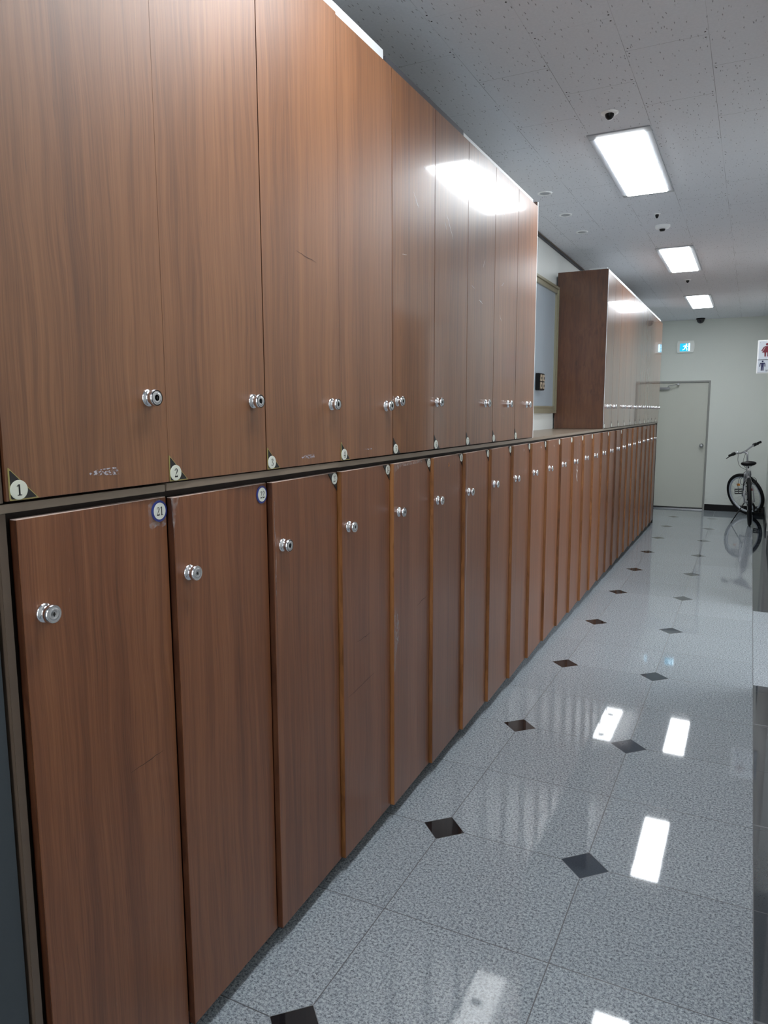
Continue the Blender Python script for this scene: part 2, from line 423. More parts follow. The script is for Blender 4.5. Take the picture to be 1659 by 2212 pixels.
# ------------------------------------------------------------------ ceiling fixtures
def panel(y0, lab):
    t = thing('ceiling_light', lab, 'ceiling light', (.4645, y0, CEIL), 'recessed ceiling light panels')
    W, L = .305, (1.205 if y0 == 3.95 else 1.235)
    f = MB(); w2 = W/2; i = .030; o = L-.055
    for a, b2 in (((-w2, 0), (w2, .062)), ((-w2, L-.045), (w2, L)), ((-w2, .062), (-w2+i, L-.045)), ((w2-i, .062), (w2, L-.045))):
        f.cbox((a[0], a[1], -.006), (b2[0], b2[1], -.0003), .001)
    f.build('frame', M['lightframe'], t)
    g = MB().cbox((-w2+i+.001, .063, -.012), (w2-i-.001, L-.046, -.001), .004); g.build('diffuser', M['light'], t)
    return t
panel(3.95, 'largest rectangular white ceiling light panel, nearest of the lit panels in view')
panel(6.86, 'middle rectangular white ceiling light panel between the near and far ones')
panel(9.77, 'smallest white ceiling light panel, closest to the far wall and camera dome')
panel(1.04, 'rectangular ceiling light panel above the first lockers')
panel(-1.87, 'rectangular ceiling light panel in the corridor behind the viewer')
def lobby_fill_panel(x, y, lab):  # unseen glowing panel, added to light the lobby side
    t = thing('ceiling_light', lab, 'ceiling light', (x, y, CEIL), 'added lobby light panels')
    f = MB()
    for a, b2 in (((-.3, 0), (.3, .04)), ((-.3, 1.16), (.3, 1.2)), ((-.3, .04), (-.26, 1.16)), ((.26, .04), (.3, 1.16))):
        f.cbox((a[0], a[1], -.006), (b2[0], b2[1], -.0003), .001)
    f.build('frame', M['lightframe'], t)
    MB().cbox((-.259, .041, -.012), (.259, 1.159, -.001), .004).build('diffuser', M['light'], t)
lobby_fill_panel(2.8, 4.7, 'added lobby light panel, unseen beyond the opening in the right wall')

def downlight(y, lab):
    t = thing('recessed_downlight', lab, 'downlight', (-.121, y, CEIL), 'small unlit round ceiling spots')
    MB().lathe([(-.0003, .047), (-.004, .046), (-.006, .040), (-.003, .033), (-.0004, .031)], 28, axis='z').build('trim_ring', M['sign_rim'], t)
    MB().lathe([(-.0006, .030), (-.0044, .029), (-.0046, .001)], 24, axis='z').build('bulb_recess', M['lightframe'], t)
downlight(4.83, 'unlit round ceiling spot nearest the tall locker block top')
downlight(5.41, 'unlit round ceiling spot, middle of the row of three')
downlight(5.97, 'unlit round ceiling spot, farthest of the row of three')
def sprinkler(x, y, lab, s=1.0, group='ceiling sprinkler heads'):
    t = thing('ceiling_sprinkler', lab, 'sprinkler', (x, y, CEIL), group)
    MB().lathe([(-.0003, .040*s), (-.003, .040*s), (-.006, .030*s), (-.007, .012*s)], 24, axis='z').build('cover_plate', M['sign_rim'], t)
    MB().lathe([(-.005, .020*s), (-.012, .021*s), (-.022, .017*s), (-.030, .009*s), (-.032, .002)], 20, axis='z').build('sprinkler_head', M['black'], t)
sprinkler(.466, 3.71, 'dark sprinkler head on a pale plate just before the largest light panel')
sprinkler(.460, 5.68, 'tiny dark sprinkler head just before the white smoke detector', .6)
sprinkler(.447, 8.62, 'tiny sprinkler head between the middle and smallest light panels', .8)
t = thing('smoke_detector', 'white round smoke detector with a dark sensor on the ceiling', 'smoke detector', (.458, 6.05, CEIL))
MB().lathe([(-.0003, .055), (-.012, .055), (-.022, .046), (-.026, .03)], 28, axis='z').build('detector_base', M['sign_rim'], t)
MB().lathe([(-.0262, .021), (-.032, .021), (-.040, .016), (-.041, .002)], 20, axis='z').build('sensor', M['black'], t)
t = thing('camera_dome', 'black dome security camera on the ceiling above the grey door', 'camera', (.366, 12.24, CEIL))
MB().lathe([(-.0003, .063), (-.018, .063), (-.022, .058)], 32, axis='z').build('mount_ring', M['black'], t)
MB().lathe([(-.0225, .056)]+[(-.0225-.056*math.sin(a), max(.001, .056*math.cos(a))) for a in [k*PI/16 for k in range(1, 9)]], 32, axis='z').build('dome', (lambda q: (q.set(Base_Color=(.004, .004, .009), Roughness=.05), q.m)[1])(NT('smoked_dome')), t)

# ------------------------------------------------------------------ lockers
UE = [.825, 1.223, 1.587, 1.979, 2.349, 2.729, 3.100, 3.474, 3.852, 4.226]
UF = [6.521, 6.885, 7.25, 7.625, 8.01, 8.39, 8.77, 9.145, 9.52, 9.90, 10.28, 10.655]
LE = [.838, 1.227, 1.605, 1.98, 2.356, 2.73, 3.101, 3.473, 3.848, 4.226, 4.602, 4.975, 5.355, 5.74, 6.12, 6.51, 6.886, 7.25, 7.62, 7.985, 8.36, 8.74, 9.13, 9.52, 9.90, 10.27, 10.64]
ZB, ZT = 1.3985, 2.684
LB, LT = .055, 1.3635

# one knob, copied onto every door
kp = [(0, .019), (.0025, .019), (.006, .0165), (.0075, .0122), (.018, .0122), (.0195, .0165), (.0215, .0183), (.0285, .0183), (.0322, .0166), (.0322, .0145), (.0312, .0138), (.0312, .0122), (.0330, .0116), (.0330, .0072), (.0322, .0066), (.0322, .0004)]
kp = [(h*.76, q*.98) for h, q in kp]
km = MB().lathe(kp[:9], 28, 0, capends=False); km.lathe(kp[8:], 28, 2)
km.poly([(-.0022, 0), (0, .0042), (.0022, 0), (0, -.0042)], .0238, .0255, 1)
knob_mesh = km.mesh('lock_knob', [M['chrome'], M['keyhole'], M['satin']])
knob_src = D.objects.new('lock_knob', knob_mesh)
def add_knob(parent, y, z):
    k = knob_src.copy(); COL.objects.link(k); k.parent = parent; k.location = (.0002, y, z)
    k.rotation_euler = (random.uniform(-.25, .25), 0, 0)
    return k

def ring(cx, cz, rx, rz, wt, ws, n=20):
    return [(cx+rx*math.cos(2*PI*k/n), cz+rz*math.sin(2*PI*k/n), wt+(ws-wt)*abs(math.cos(2*PI*k/n))**1.3) for k in range(n+1)]
SIX = [(.13, .32, .15), (.13, .60, .14), (.24, .86, .08), (.40, .96, .05), (.50, .86, .11)]
DIG = {
 '0': ([ring(.30, .5, .21, .46, .05, .16)], []),
 '1': ([], [[(.23, .05), (.40, .05), (.40, .98), (.23, .98)], [(.08, 0), (.56, 0), (.56, .07), (.08, .07)], [(.23, .98), (.05, .84), (.05, .78), (.23, .86)]]),
 '2': ([[(.10, .74, .12), (.15, .89, .07), (.30, .96, .06), (.45, .89, .13), (.49, .74, .17), (.41, .55, .13), (.24, .33, .07), (.08, .10, .05)]], [[(.04, 0), (.55, 0), (.59, .27), (.54, .27), (.49, .16), (.06, .15)]]),
 '3': ([[(.09, .79, .12), (.16, .92, .06), (.30, .96, .05), (.45, .87, .13), (.46, .74, .15), (.37, .59, .08), (.22, .53, .04)], [(.22, .53, .04), (.41, .47, .08), (.50, .30, .16), (.45, .12, .13), (.30, .03, .05), (.15, .06, .06), (.09, .19, .12)]], []),
 '4': ([], [[(.33, .05), (.48, .05), (.48, .98), (.33, .98)], [(.20, 0), (.60, 0), (.60, .07), (.20, .07)], [(.34, .98), (.01, .36), (.08, .36), (.34, .84)], [(.01, .26), (.60, .26), (.60, .36), (.01, .36)]]),
 '5': ([[(.10, .50, .04), (.26, .62, .06), (.43, .53, .13), (.50, .34, .17), (.45, .13, .13), (.30, .03, .05), (.15, .05, .06), (.08, .18, .12)]], [[(.10, .48), (.15, .48), (.17, .97), (.12, .97)], [(.12, .98), (.52, .98), (.46, .82), (.14, .84)]]),
 '6': ([ring(.31, .30, .19, .28, .05, .15), SIX], []),
 '7': ([[(.54, .94, .05), (.38, .62, .09), (.27, .32, .15), (.25, .02, .17)]], [[(.05, .98), (.57, .98), (.57, .93), (.48, .81), (.12, .81), (.06, .70), (.03, .70)]]),
 '8': ([ring(.30, .74, .17, .21, .05, .13), ring(.30, .27, .20, .25, .05, .16)], []),
 '9': ([ring(.29, .70, .19, .28, .05, .15), [(.60-a, 1-b, c) for a, b, c in SIX]], [])}
def put_text(mb, txt, cy, cz, h, x1, mi, sx=.8):
    """numerals with thick and thin strokes and foot serifs, height h, centred"""
    n = len(txt); adv = .66
    for k, ch in enumerate(txt):
        ox = (k-(n-1)/2)*adv*sx-.30*sx
        tr = lambda a, b: (x1, cy+(ox+a*sx)*h, cz+(b-.5)*h)
        st, po = DIG[ch]
        for pts in po: mb.add([tr(a, b) for a, b in pts], [tuple(range(len(pts)))], mi)
        for path in st:
            L = []; Rr = []
            for i, (a, b, w) in enumerate(path):
                p, q = path[max(0, i-1)], path[min(len(path)-1, i+1)]
                if path[0][:2] == path[-1][:2] or (abs(path[0][0]-path[-1][0]) < 1e-6 and abs(path[0][1]-path[-1][1]) < 1e-6):
                    p, q = path[(i-1) % (len(path)-1)], path[(i+1) % (len(path)-1)]
                dx, dz = q[0]-p[0], q[1]-p[1]; l = math.hypot(dx, dz) or 1; nx, nz = -dz/l*w/2, dx/l*w/2
                L.append(tr(a+nx, b+nz)); Rr.append(tr(a-nx, b-nz))
            m_ = len(path); mb.add(L+Rr, [(i, i+1, m_+i+1, m_+i) for i in range(m_-1)], mi)
def tri_tag(parent, num, y, z, up=True, gold=True, cream=False, s=1.0):
    """triangle number tag: right angle at (y,z); up: lower-left corner of an upper door, else upper-right corner of a lower one"""
    m = MB(); L = .0585*s; q = 1 if up else -1
    def tri(i0, L2, r=.003):
        cs = [(i0, i0), (L2-i0*1.9, i0), (i0, L2-i0*1.9)]; out = []
        for i in range(3):
            p, a, c = Vector(cs[i]), Vector(cs[i-1]), Vector(cs[(i+1) % 3])
            e1 = (a-p).normalized(); e2 = (c-p).normalized()
            A = p+e1*r; C = p+e2*r
            for k in range(4):
                u = k/3; w = (A*(1-u)**2+p*2*u*(1-u)+C*u*u); out.append((y+q*w.x, z+q*w.y))
        return out
    m.poly(tri(0, L), .0002, .0016, 0); m.poly(tri(.0024, L), .0010, .0020, 1)
    cy, cz = y+q*.0180*s, z+q*.0182*s
    m.poly(circ(cy, cz, .0172*s), .0012, .0030, 2)
    m.poly(circ(cy, cz, .0155*s), .0029, .0034, 2)
    put_text(m, num, cy, cz, .0200*s, .0037, 3, .80 if len(num) > 1 else .95)
    return m.build('number_tag', [M['tag_gold'] if gold else M['tag_black'], M['tag_black'], M['tag_cream'] if cream else M['tag_white'], M['ink']], parent)
def round_tag(parent, num, cy, cz):
    m = MB()
    m.poly(circ(cy, cz, .0235, 36), .0002, .0024, 0); m.poly(circ(cy, cz, .0185, 36), .0015, .0030, 1)
    put_text(m, num, cy, cz, .0195, .0034, 2, .84)
    return m.build('number_tag', [M['tag_blue'], M['tag_white'], M['ink']], parent)
def oval_tag(parent, cy, cz, num=None):
    m = MB(); m.poly(circ(cy, cz, .0182), .0002, .0030, 0)
    if num: put_text(m, num, cy, cz, .018, .0034, 1)
    return m.build('number_tag', [M['tag_white'], M['ink']], parent)
def strip(parent, name, p, q, w, mat, x=.0006):
    """thin mark on a door face from p to q (y,z)"""
    p, q = Vector(p), Vector(q); n = 9; d = (q-p); s = Vector((-d.y, d.x)).normalized()
    up = []; dn = []
    for i in range(n):
        u = i/(n-1); c = p+d*u+s*random.uniform(-1, 1)*w*.8; ww = w*(math.sin(PI*min(.98, max(.04, u)))**.5)*random.uniform(.6, 1)
        up.append(c+s*ww/2); dn.append(c-s*ww/2)
    m = MB(); vs = [(x, v.x, v.y) for v in up]+[(x, v.x, v.y) for v in dn]
    m.add(vs, [(i, i+1, n+i+1, n+i) for i in range(n-1)]); return m.build(name, mat, parent)
def patch(parent, name, pts, mat, x=.0007):
    m = MB(); m.add([(x, a, b2) for a, b2 in pts], [tuple(range(len(pts)))]); return m.build(name, mat, parent)

def body(parent, w, z0, z1, xf, xb, side=None):
    """open-fronted carcass: two sides, top, bottom, back"""
    g = .0004; T = .016; m = MB()
    m.box((xb, g, z0), (xf, T, z1)); m.box((xb, w-T, z0), (xf, w-g, z1))
    m.box((xb, T, z0), (xf, w-T, z0+T)); m.box((xb, T, z1-T), (xf, w-T, z1)); m.box((xb, T, z0+T), (xb+.006, w-T, z1-T))
    m.box((xb+.006, T, (z0+z1)/2), (xf-.03, w-T, (z0+z1)/2+.012))
    return m.build('cabinet_body', side or M['carcass'], parent)

ord_ = ['first', 'second', 'third', 'fourth', 'fifth', 'sixth', 'seventh', 'eighth', 'ninth', 'tenth', 'eleventh', 'twelfth', 'thirteenth', 'fourteenth',
        'fifteenth', 'sixteenth', 'seventeenth', 'eighteenth', 'nineteenth', 'twentieth', 'twenty-first', 'twenty-second', 'twenty-third', 'twenty-fourth', 'twenty-fifth', 'twenty-sixth']
def upper(y0, y1, num, label, group, wm, knob_side, far=False):
    t = thing('locker', label, 'locker', (0, y0, 0), group); w = y1-y0
    zt = ZT+(.020 if far else 0)
    body(t, w, 1.3955, zt+.004, -.0205, -.42)
    gap = .0001 if num in (2, 4) else .0016
    g2 = .0001 if num in (1, 3) else .0016
    if far and num > 11: gap = .0005 if num > 12 else .0016; g2 = .0005
    dz = .006 if num == 3 else 0
    m = MB().cbox((-.018, gap, ZB), (0, w-g2, zt+dz), .0004 if num <= 4 else .001, 0, {2: 1, 4: 1, 0: 1, 1: 1})
    dr = m.build('locker_door', [wm, M['edge_dark']], t)
    ky = .034 if knob_side == 'L' else w-.060 if num <= 4 else w-.10 if num in (7, 8, 9) else w-.19
    if num == 5: ky = .031
    if num == 6: ky = .012+.012
    if num in (7, 8, 9): ky = {7: .255, 8: .241, 9: .222}[num]
    if num >= 10: ky = {10: .147, 11: .12}.get(num, w-.09)
    add_knob(dr, ky+.008, {1: 1.580, 2: 1.577, 3: 1.572, 4: 1.569}.get(num, 1.586))
    if num <= 9: tri_tag(dr, str(num), {1: .007, 3: .003, 5: .004}.get(num, .0005), ZB+.0005, True, gold=num <= 4, cream=num <= 2)
    else: tri_tag(dr, str(num), .004, ZB+.001, True, gold=False)
    return dr
G1 = 'tall upper lockers of the near block'; G2 = 'tall upper lockers of the far block'; G3 = 'lower lockers under the counter'
desc = {1: 'upper brown locker nearest the viewer, cream tag 1 in a gold-edged triangle',
        2: 'upper brown locker with cream tag 2, left of the first dark seam',
        3: 'upper brown locker with tag 3, just right of the first dark seam',
        4: 'upper brown locker with tag 4 under the white filler board',
        5: 'upper glossy locker with tag 5 and its knob at the left edge',
        6: 'upper glossy locker with tag 6, left part of the light reflection on it',
        7: 'upper glossy locker with tag 7, middle of the light reflection on it',
        8: 'upper glossy locker with tag 8, next to last before the framed board',
        9: 'last upper locker of the near block beside the framed board'}
doors = {}
for i in range(9):
    n = i+1
    wm = M['wood_satin'] if n <= 4 else M['wood_gloss']
    doors[n] = upper(UE[i], UE[i+1], n, desc[n], G1, wm, 'L' if n in (5, 6) else 'R')
for i in range(11):
    lab = 'upper polished locker of the far block, %s from its dark side panel' % ord_[i]
    if i == 10: lab = 'last upper polished locker of the far block, closest to the grey door'
    doors[10+i] = upper(UF[i], UF[i+1], 10+i, lab, G2, M['wood_mirror'], 'R', True)

nums = {1: '21', 2: '22', 3: '23', 4: '14', 5: '15', 6: '16', 7: '17', 8: '18', 9: '19', 10: '20'}
low = {}
ANG = math.radians(2.3)
ldesc = {0: 'lower locker nearest the viewer, blue ringed tag 21 under clear tape',
         1: 'lower locker with blue ringed tag 22', 2: 'lower locker with black triangle tag 23',
         3: 'lower locker with tag 14 and dark slanting scratches', 4: 'lower locker with tag 15 and torn clear tape on its left edge',
         5: 'lower locker just right of the one tagged 15, yellow chip near its top',
         12: 'lower locker with pale peeled streaks by its knob under the empty counter'}
for i in range(26):
    y0, y1 = LE[i], LE[i+1]; w = y1-y0
    lab = ldesc.get(i, 'lower locker under the counter, %s from the near end of the row' % ord_[i])
    if i == 25: lab = 'last lower locker of the row, closest to the grey door'
    t = thing('locker', lab, 'locker', (0, y0, 0), G3)
    body(t, w, .05, 1.377, -.036, -.42)
    # door hinged at its far edge and standing slightly open at the near edge
    hw = w-.005; top = LT+random.uniform(-.0015, .0015)
    m = MB().cbox((-.018, -hw, LB), (0, 0, top), .0014, 0, {2: 1, 4: 1, 0: 1, 1: 2})
    dr = m.build('locker_door', [M['wood_low'], M['edge_dark'] if i < 3 else M['edge'], M['top_edge']], t, (-.0155, w-.001, 0))
    dr.rotation_euler = (0, 0, ANG*random.uniform(.92, 1.06))
    low[i] = dr
    add_knob(dr, -hw+.046, 1.1845+random.uniform(-.002, .002))
    if i in (0, 1): round_tag(dr, nums[i+1], -.0245, top-.0295)
    elif i <= 9: tri_tag(dr, nums[i+1], -.001, top-.001, False, gold=False)
    elif i < 14 or i in (15, 17, 22): oval_tag(dr, -.016, top-.022)

# wear and labels on particular doors
def loc(dr, i, y): return (y-LE[i])-(LE[i+1]-LE[i]-.001)
patch(low[0], 'clear_tape', [(-.058, 1.352), (-.040, 1.361), (-.022, 1.361), (-.006, 1.352), (-.002, 1.325), (-.004, 1.302), (-.014, 1.298), (-.030, 1.304), (-.052, 1.296), (-.056, 1.305)], M['tape'], .0005)
patch(low[1], 'clear_tape', [(-.378, 1.3628), (-.352, 1.3628), (-.358, 1.345), (-.367, 1.31), (-.3735, 1.27)], M['tape'], .0006)
strip(low[0], 'scratch', (loc(0, 0, 1.078), .785), (loc(0, 0, 1.18), .79), .0022, M['scr_dark'])
strip(low[3], 'scratch', (loc(0, 3, 2.085), .782), (loc(0, 3, 2.187), .786), .0022, M['scr_dark'])
strip(low[3], 'scratch', (loc(0, 3, 2.01), .612), (loc(0, 3, 2.221), .63), .0018, M['scr_dark'])
strip(low[4], 'scratch', (loc(0, 4, 2.586), .785), (loc(0, 4, 2.704), .80), .0025, M['scr_dark'])
patch(low[4], 'torn_tape', [(-.368, .83), (-.335, .80), (-.320, .77), (-.322, .70), (-.345, .66), (-.352, .60), (-.368, .58)], M['tape'])
patch(low[4], 'torn_tape', [(-.369, 1.362), (-.10, 1.362), (-.09, 1.352), (-.30, 1.349), (-.355, 1.335), (-.366, 1.30)], M['tape'])
strip(low[2], 'edge_wear', (-.363, 1.345), (-.359, .95), .004, M['tape'], .0008)
strip(low[6], 'edge_wear', (-.345, 1.34), (-.350, .45), .006, M['scr_light'], .0006)
strip(low[8], 'scratch', (-.30, .78), (-.32, .60), .002, M['scr_light'])
strip(low[8], 'scratch', (-.15, 1.335), (-.135, 1.33), .012, M['scr_light'])
strip(low[9], 'scratch', (-.15, 1.33), (-.13, 1.325), .012, M['scr_light'])
strip(low[5], 'paint_chip', (-.19, 1.328), (-.175, 1.32), .010, M['amber'])
strip(low[12], 'peeled_streak', (-.14, 1.35), (-.16, 1.24), .03, M['tape'])
strip(low[12], 'peeled_streak', (-.22, 1.15), (-.20, 1.02), .03, M['scr_light'])
strip(low[10], 'paint_chip', (-.20, 1.33), (-.17, 1.325), .010, M['scr_light'])
def resid(n, y0, y1, z, h, i):
    y0 -= UE[i]; y1 -= UE[i]
    patch(doors[n], 'label_residue', [(y0, z), (y0+(y1-y0)*.3, z+h*.35), (y1-.004, z+h*.5), (y1, z-h*.5), (y0+(y1-y0)*.5, z-h*.45), (y0+.003, z-h*.25)], M['residue'])
resid(1, 1.005, 1.08, 1.434, .016, 0); resid(3, 1.755, 1.825, 1.422, .012, 2); resid(4, 2.13, 2.19, 1.4265, .006, 3)
strip(doors[3], 'scratch', (1.749-UE[2], 1.986), (1.852-UE[2], 1.972), .0022, M['scr_dark'])
for n, a, b2, w in ((5, (2.526, 2.335), (2.567, 2.296), .003), (5, (2.545, 2.312), (2.575, 2.29), .0025), (6, (2.850, 2.33), (2.925, 2.25), .003), (6, (2.83, 2.30), (2.85, 2.27), .002),
                 (6, (2.80, 2.44), (2.82, 2.46), .002), (7, (3.30, 2.20), (3.33, 2.24), .003), (7, (3.25, 2.05), (3.30, 2.04), .004), (7, (3.15, 2.10), (3.19, 2.09), .002), (8, (3.58, 2.16), (3.62, 2.18), .003),
                 (8, (3.60, 2.50), (3.63, 2.53), .003), (8, (3.56, 2.02), (3.59, 1.99), .003), (5, (2.43, 2.10), (2.47, 2.105), .002), (7, (3.20, 2.55), (3.23, 2.57), .002), (5, (2.62, 2.45), (2.64, 2.44), .003)):
    y = UE[n-1]; strip(doors[n], 'scratch', (a[0]-y, a[1]), (b2[0]-y, b2[1]), w, M['scr_light'])

# ------------------------------------------------------------------ cabinet framing
# counter / divider board in three lengths
m = MB()
for y0, y1, z0, z1, xf in ((.808, 1.216, 1.3775, 1.3930, -.006), (1.217, 1.972, 1.3785, 1.3950, -.003), (1.973, 10.655, 1.3775, 1.3936, -.005)):
    m.cbox((-.438, y0, z0), (xf, y1, z1), .0012)
tag(m.build('counter_board', M['counter']), 'long dark counter board between the upper and lower lockers', 'counter')
MB_ = MB().cbox((-.43, .8075, 1.3955), (-.005, .8238, ZT+.004), .001)
tag(MB_.build('side_panel', M['frame_lam']), 'taupe edge panel left of the upper locker tagged 1', 'panel')
MB_ = MB().cbox((-.43, .8150, 0), (-.013, .8320, 1.377), .001)
tag(MB_.build('side_panel', M['frame_lam']), 'taupe edge panel left of the lower locker tagged 21', 'panel')
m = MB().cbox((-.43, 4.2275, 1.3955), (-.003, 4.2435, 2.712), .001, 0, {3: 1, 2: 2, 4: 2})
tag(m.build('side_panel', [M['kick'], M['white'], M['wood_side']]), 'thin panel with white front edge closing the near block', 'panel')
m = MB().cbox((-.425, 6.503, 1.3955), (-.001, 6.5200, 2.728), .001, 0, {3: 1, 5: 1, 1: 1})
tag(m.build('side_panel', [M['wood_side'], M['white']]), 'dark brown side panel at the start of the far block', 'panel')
m = MB().cbox((-.425, 10.656, 0), (-.012, 10.672, 2.712), .001)
tag(m.build('side_panel', M['kick']), 'dark end panel after the last lockers near the grey door', 'panel')
m = MB().cbox((-.40, .84, .001), (-.055, 10.65, .0495), .001)
tag(m.build('kick_board', M['kick']), 'black recessed kick board under the lower lockers', 'kick board')
def filler(y0, y1, z0, z1, x, mat, lab):
    tag(MB().cbox((x-.15, y0, z0), (x, y1, z1), .0015).build('filler_board', mat), lab, 'filler board')
filler(1.90, 2.33, ZT+.0045, ZT+.052, -.022, M['white'], 'white filler board on top of the locker tagged 4')
filler(2.345, 3.085, ZT+.0045, ZT+.040, -.020, M['dust'], 'dark grey filler board on top of the first glossy lockers')
filler(3.09, 4.20, ZT+.0045, ZT+.036, -.022, M['white'], 'thin whitish filler board on top of the near block end')
filler(6.53, 8.60, ZT+.0245, ZT+.060, -.018, M['white'], 'thin white filler board on top of the far block start')
filler(8.61, 10.60, ZT+.0245, ZT+.060, -.020, M['white'], 'thin white filler board on top of the far block end')

# framed board on the wall in the gap between the blocks
t = thing('framed_board', 'grey blue board in a moulded champagne frame above the empty counter', 'board', (WALLX, 4.55, 1.53))
BW, BH = 1.95, 1.075
def frame_ring(i0, i1, x0, x1, mb):
    mb.cbox((x0, i0, i0), (x1, BW-i0, i1), .002); mb.cbox((x0, i0, BH-i1), (x1, BW-i0, BH-i0), .002)
    mb.cbox((x0, i0, i1), (x1, i1, BH-i1), .002); mb.cbox((x0, BW-i1, i1), (x1, BW-i0, BH-i1), .002)
m = MB(); frame_ring(0, .020, .001, .034, m); frame_ring(.020, .045, .001, .022, m); frame_ring(.045, .060, .001, .028, m)
m.build('picture_frame', M['goldframe'], t)
MB().box((.001, .05, .05), (.012, BW-.05, BH-.05)).build('board_surface', M['board'], t)
t = thing('wall_switch', 'small black block with four beige rockers fixed on the framed board', 'switch', (WALLX+.0125, 5.85, 1.715))
MB().cbox((0, 0, 0), (.035, .16, .135), .004).build('switch_plate', M['black'], t)
for y in (.012, .090):
    for z in (.012, .072):
        mm = MB(); mm.cbox((.0352, y, z), (.042, y+.052, z+.052), .003, 0); mm.cbox((.0422, y+.016, z+.014), (.0435, y+.036, z+.034), .0005, 1)
        mm.build('rocker', [plain('beige_rocker', lin(165, 150, 130), .5) if 'beige_rocker' not in D.materials else D.materials['beige_rocker'], M['black']], t)

# ------------------------------------------------------------------ emergency exit sign on the far wall
t = thing('exit_sign', 'small lit teal exit sign in a pale housing above the grey door', 'exit sign', (.165, FAR, 2.52))
out = []
for k in range(9):
    a = -1+2*k/8; out.append((.112+.013*(1-a*a), a*.088))
out = out+[(-y, z) for y, z in out[::-1]]
R_ = Matrix(((0, 1, 0, 0), (-1, 0, 0, 0), (0, 0, 1, 0), (0, 0, 0, 1)))      # +x of the drawing -> -y of the world
m = MB(); m.poly(out, .001, .045, 0, R_); m.build('sign_housing', M['exit_body'], t)
m = MB(); m.poly(rrect(-.010, -.010, .140, .120, .006), .0455, .047, 0, R_); m.build('sign_face', M['exit_teal'], t)
m = MB()
m.poly(circ(.012, .034, .0105, 16), .0472, .0478, 0, R_)
for pts in ([(-.012, .020), (.016, .022), (.014, -.012), (-.012, -.014)], [(-.012, .020), (-.036, .010), (-.034, .003), (-.012, .010)], [(.016, .020), (.034, .004), (.030, -.002), (.014, .010)],
            [(-.012, -.012), (.002, -.012), (-.012, -.040), (-.040, -.052), (-.042, -.045), (-.020, -.034)], [(.000, -.012), (.014, -.012), (.026, -.034), (.022, -.058), (.014, -.056), (.016, -.036)]):
    m.poly(pts, .0472, .0478, 0, R_)
m.poly([(.040, .05), (.062, .05), (.062, -.064), (.040, -.064)], .0472, .0478, 0, R_)
m.build('running_figure', M['exit_pale'], t)

# projecting washroom sign on the right wall
t = thing('washroom_sign', 'white washroom sign with a red woman above a blue man', 'sign', (1.1515, 8.0, 1.898))
R2 = Matrix(((0, 1, 0, 0), (-1, 0, 0, 0), (0, 0, 1, 0), (0, 0, 0, 1)))
MB().cbox((0, .003, 0), (.237, .028, .314), .003).build('sign_body', M['sign_rim'], t)
MB().cbox((.012, -.001, .132), (.231, .004, .303), .001).build('upper_plate', M['sign_white'], t)
MB().cbox((.009, -.001, .008), (.231, .004, .125), .001).build('lower_plate', M['sign_white'], t)
MB().box((.008, -.0008, .1262), (.231, .0028, .1308)).build('divider_line', M['sign_grey'], t)
def fig(parts, cx, cz, s, name, mat):
    m = MB()
    for pts in parts: m.poly([(cx+a*s, cz+b2*s) for a, b2 in pts], .0012, .0020, 0, R2)
    return m.build(name, mat, t)
woman = [circ(0, .90, .095, 18), [(-.16, .76), (.16, .76), (.12, .66), (.32, .30), (-.32, .30), (-.12, .66)],
         [(-.16, .76), (-.24, .68), (-.38, .42), (-.31, .40), (-.16, .62)], [(.16, .76), (.16, .62), (.31, .40), (.38, .42), (.24, .68)],
         [(-.16, .30), (-.04, .30), (-.05, 0), (-.14, 0)], [(.04, .30), (.16, .30), (.14, 0), (.05, 0)]]
man = [circ(0, .91, .085, 18), [(-.20, .78), (.20, .78), (.20, .70), (.13, .68), (.12, .40), (-.12, .40), (-.13, .68), (-.20, .70)],
       [(-.20, .78), (-.25, .70), (-.27, .40), (-.19, .38), (-.16, .70)], [(.20, .78), (.16, .70), (.19, .38), (.27, .40), (.25, .70)],
       [(-.12, .40), (0, .40), (-.02, 0), (-.13, 0)], [(0, .40), (.12, .40), (.13, 0), (.02, 0)]]
fig(woman, .080, .158, .128, 'woman_pictogram', M['sign_red'])
fig(man, .050, .026, .096, 'man_pictogram', M['sign_blue'])
m = MB(); vs, fs = textverts('남자', .020, .0006)
m.add([(.096+a, -.0018, .028+b2) for a, b2 in vs], fs); m.build('sign_text', M['sign_grey'], t)
for k, (x, z) in enumerate(((.020, .292), (.018, .140), (.015, .016))):
    MB().lathe([(0, .003), (-.002, .003), (-.003, .001)], 10, axis='y').build('screw', M['steel'], t, (x, -.001, z))

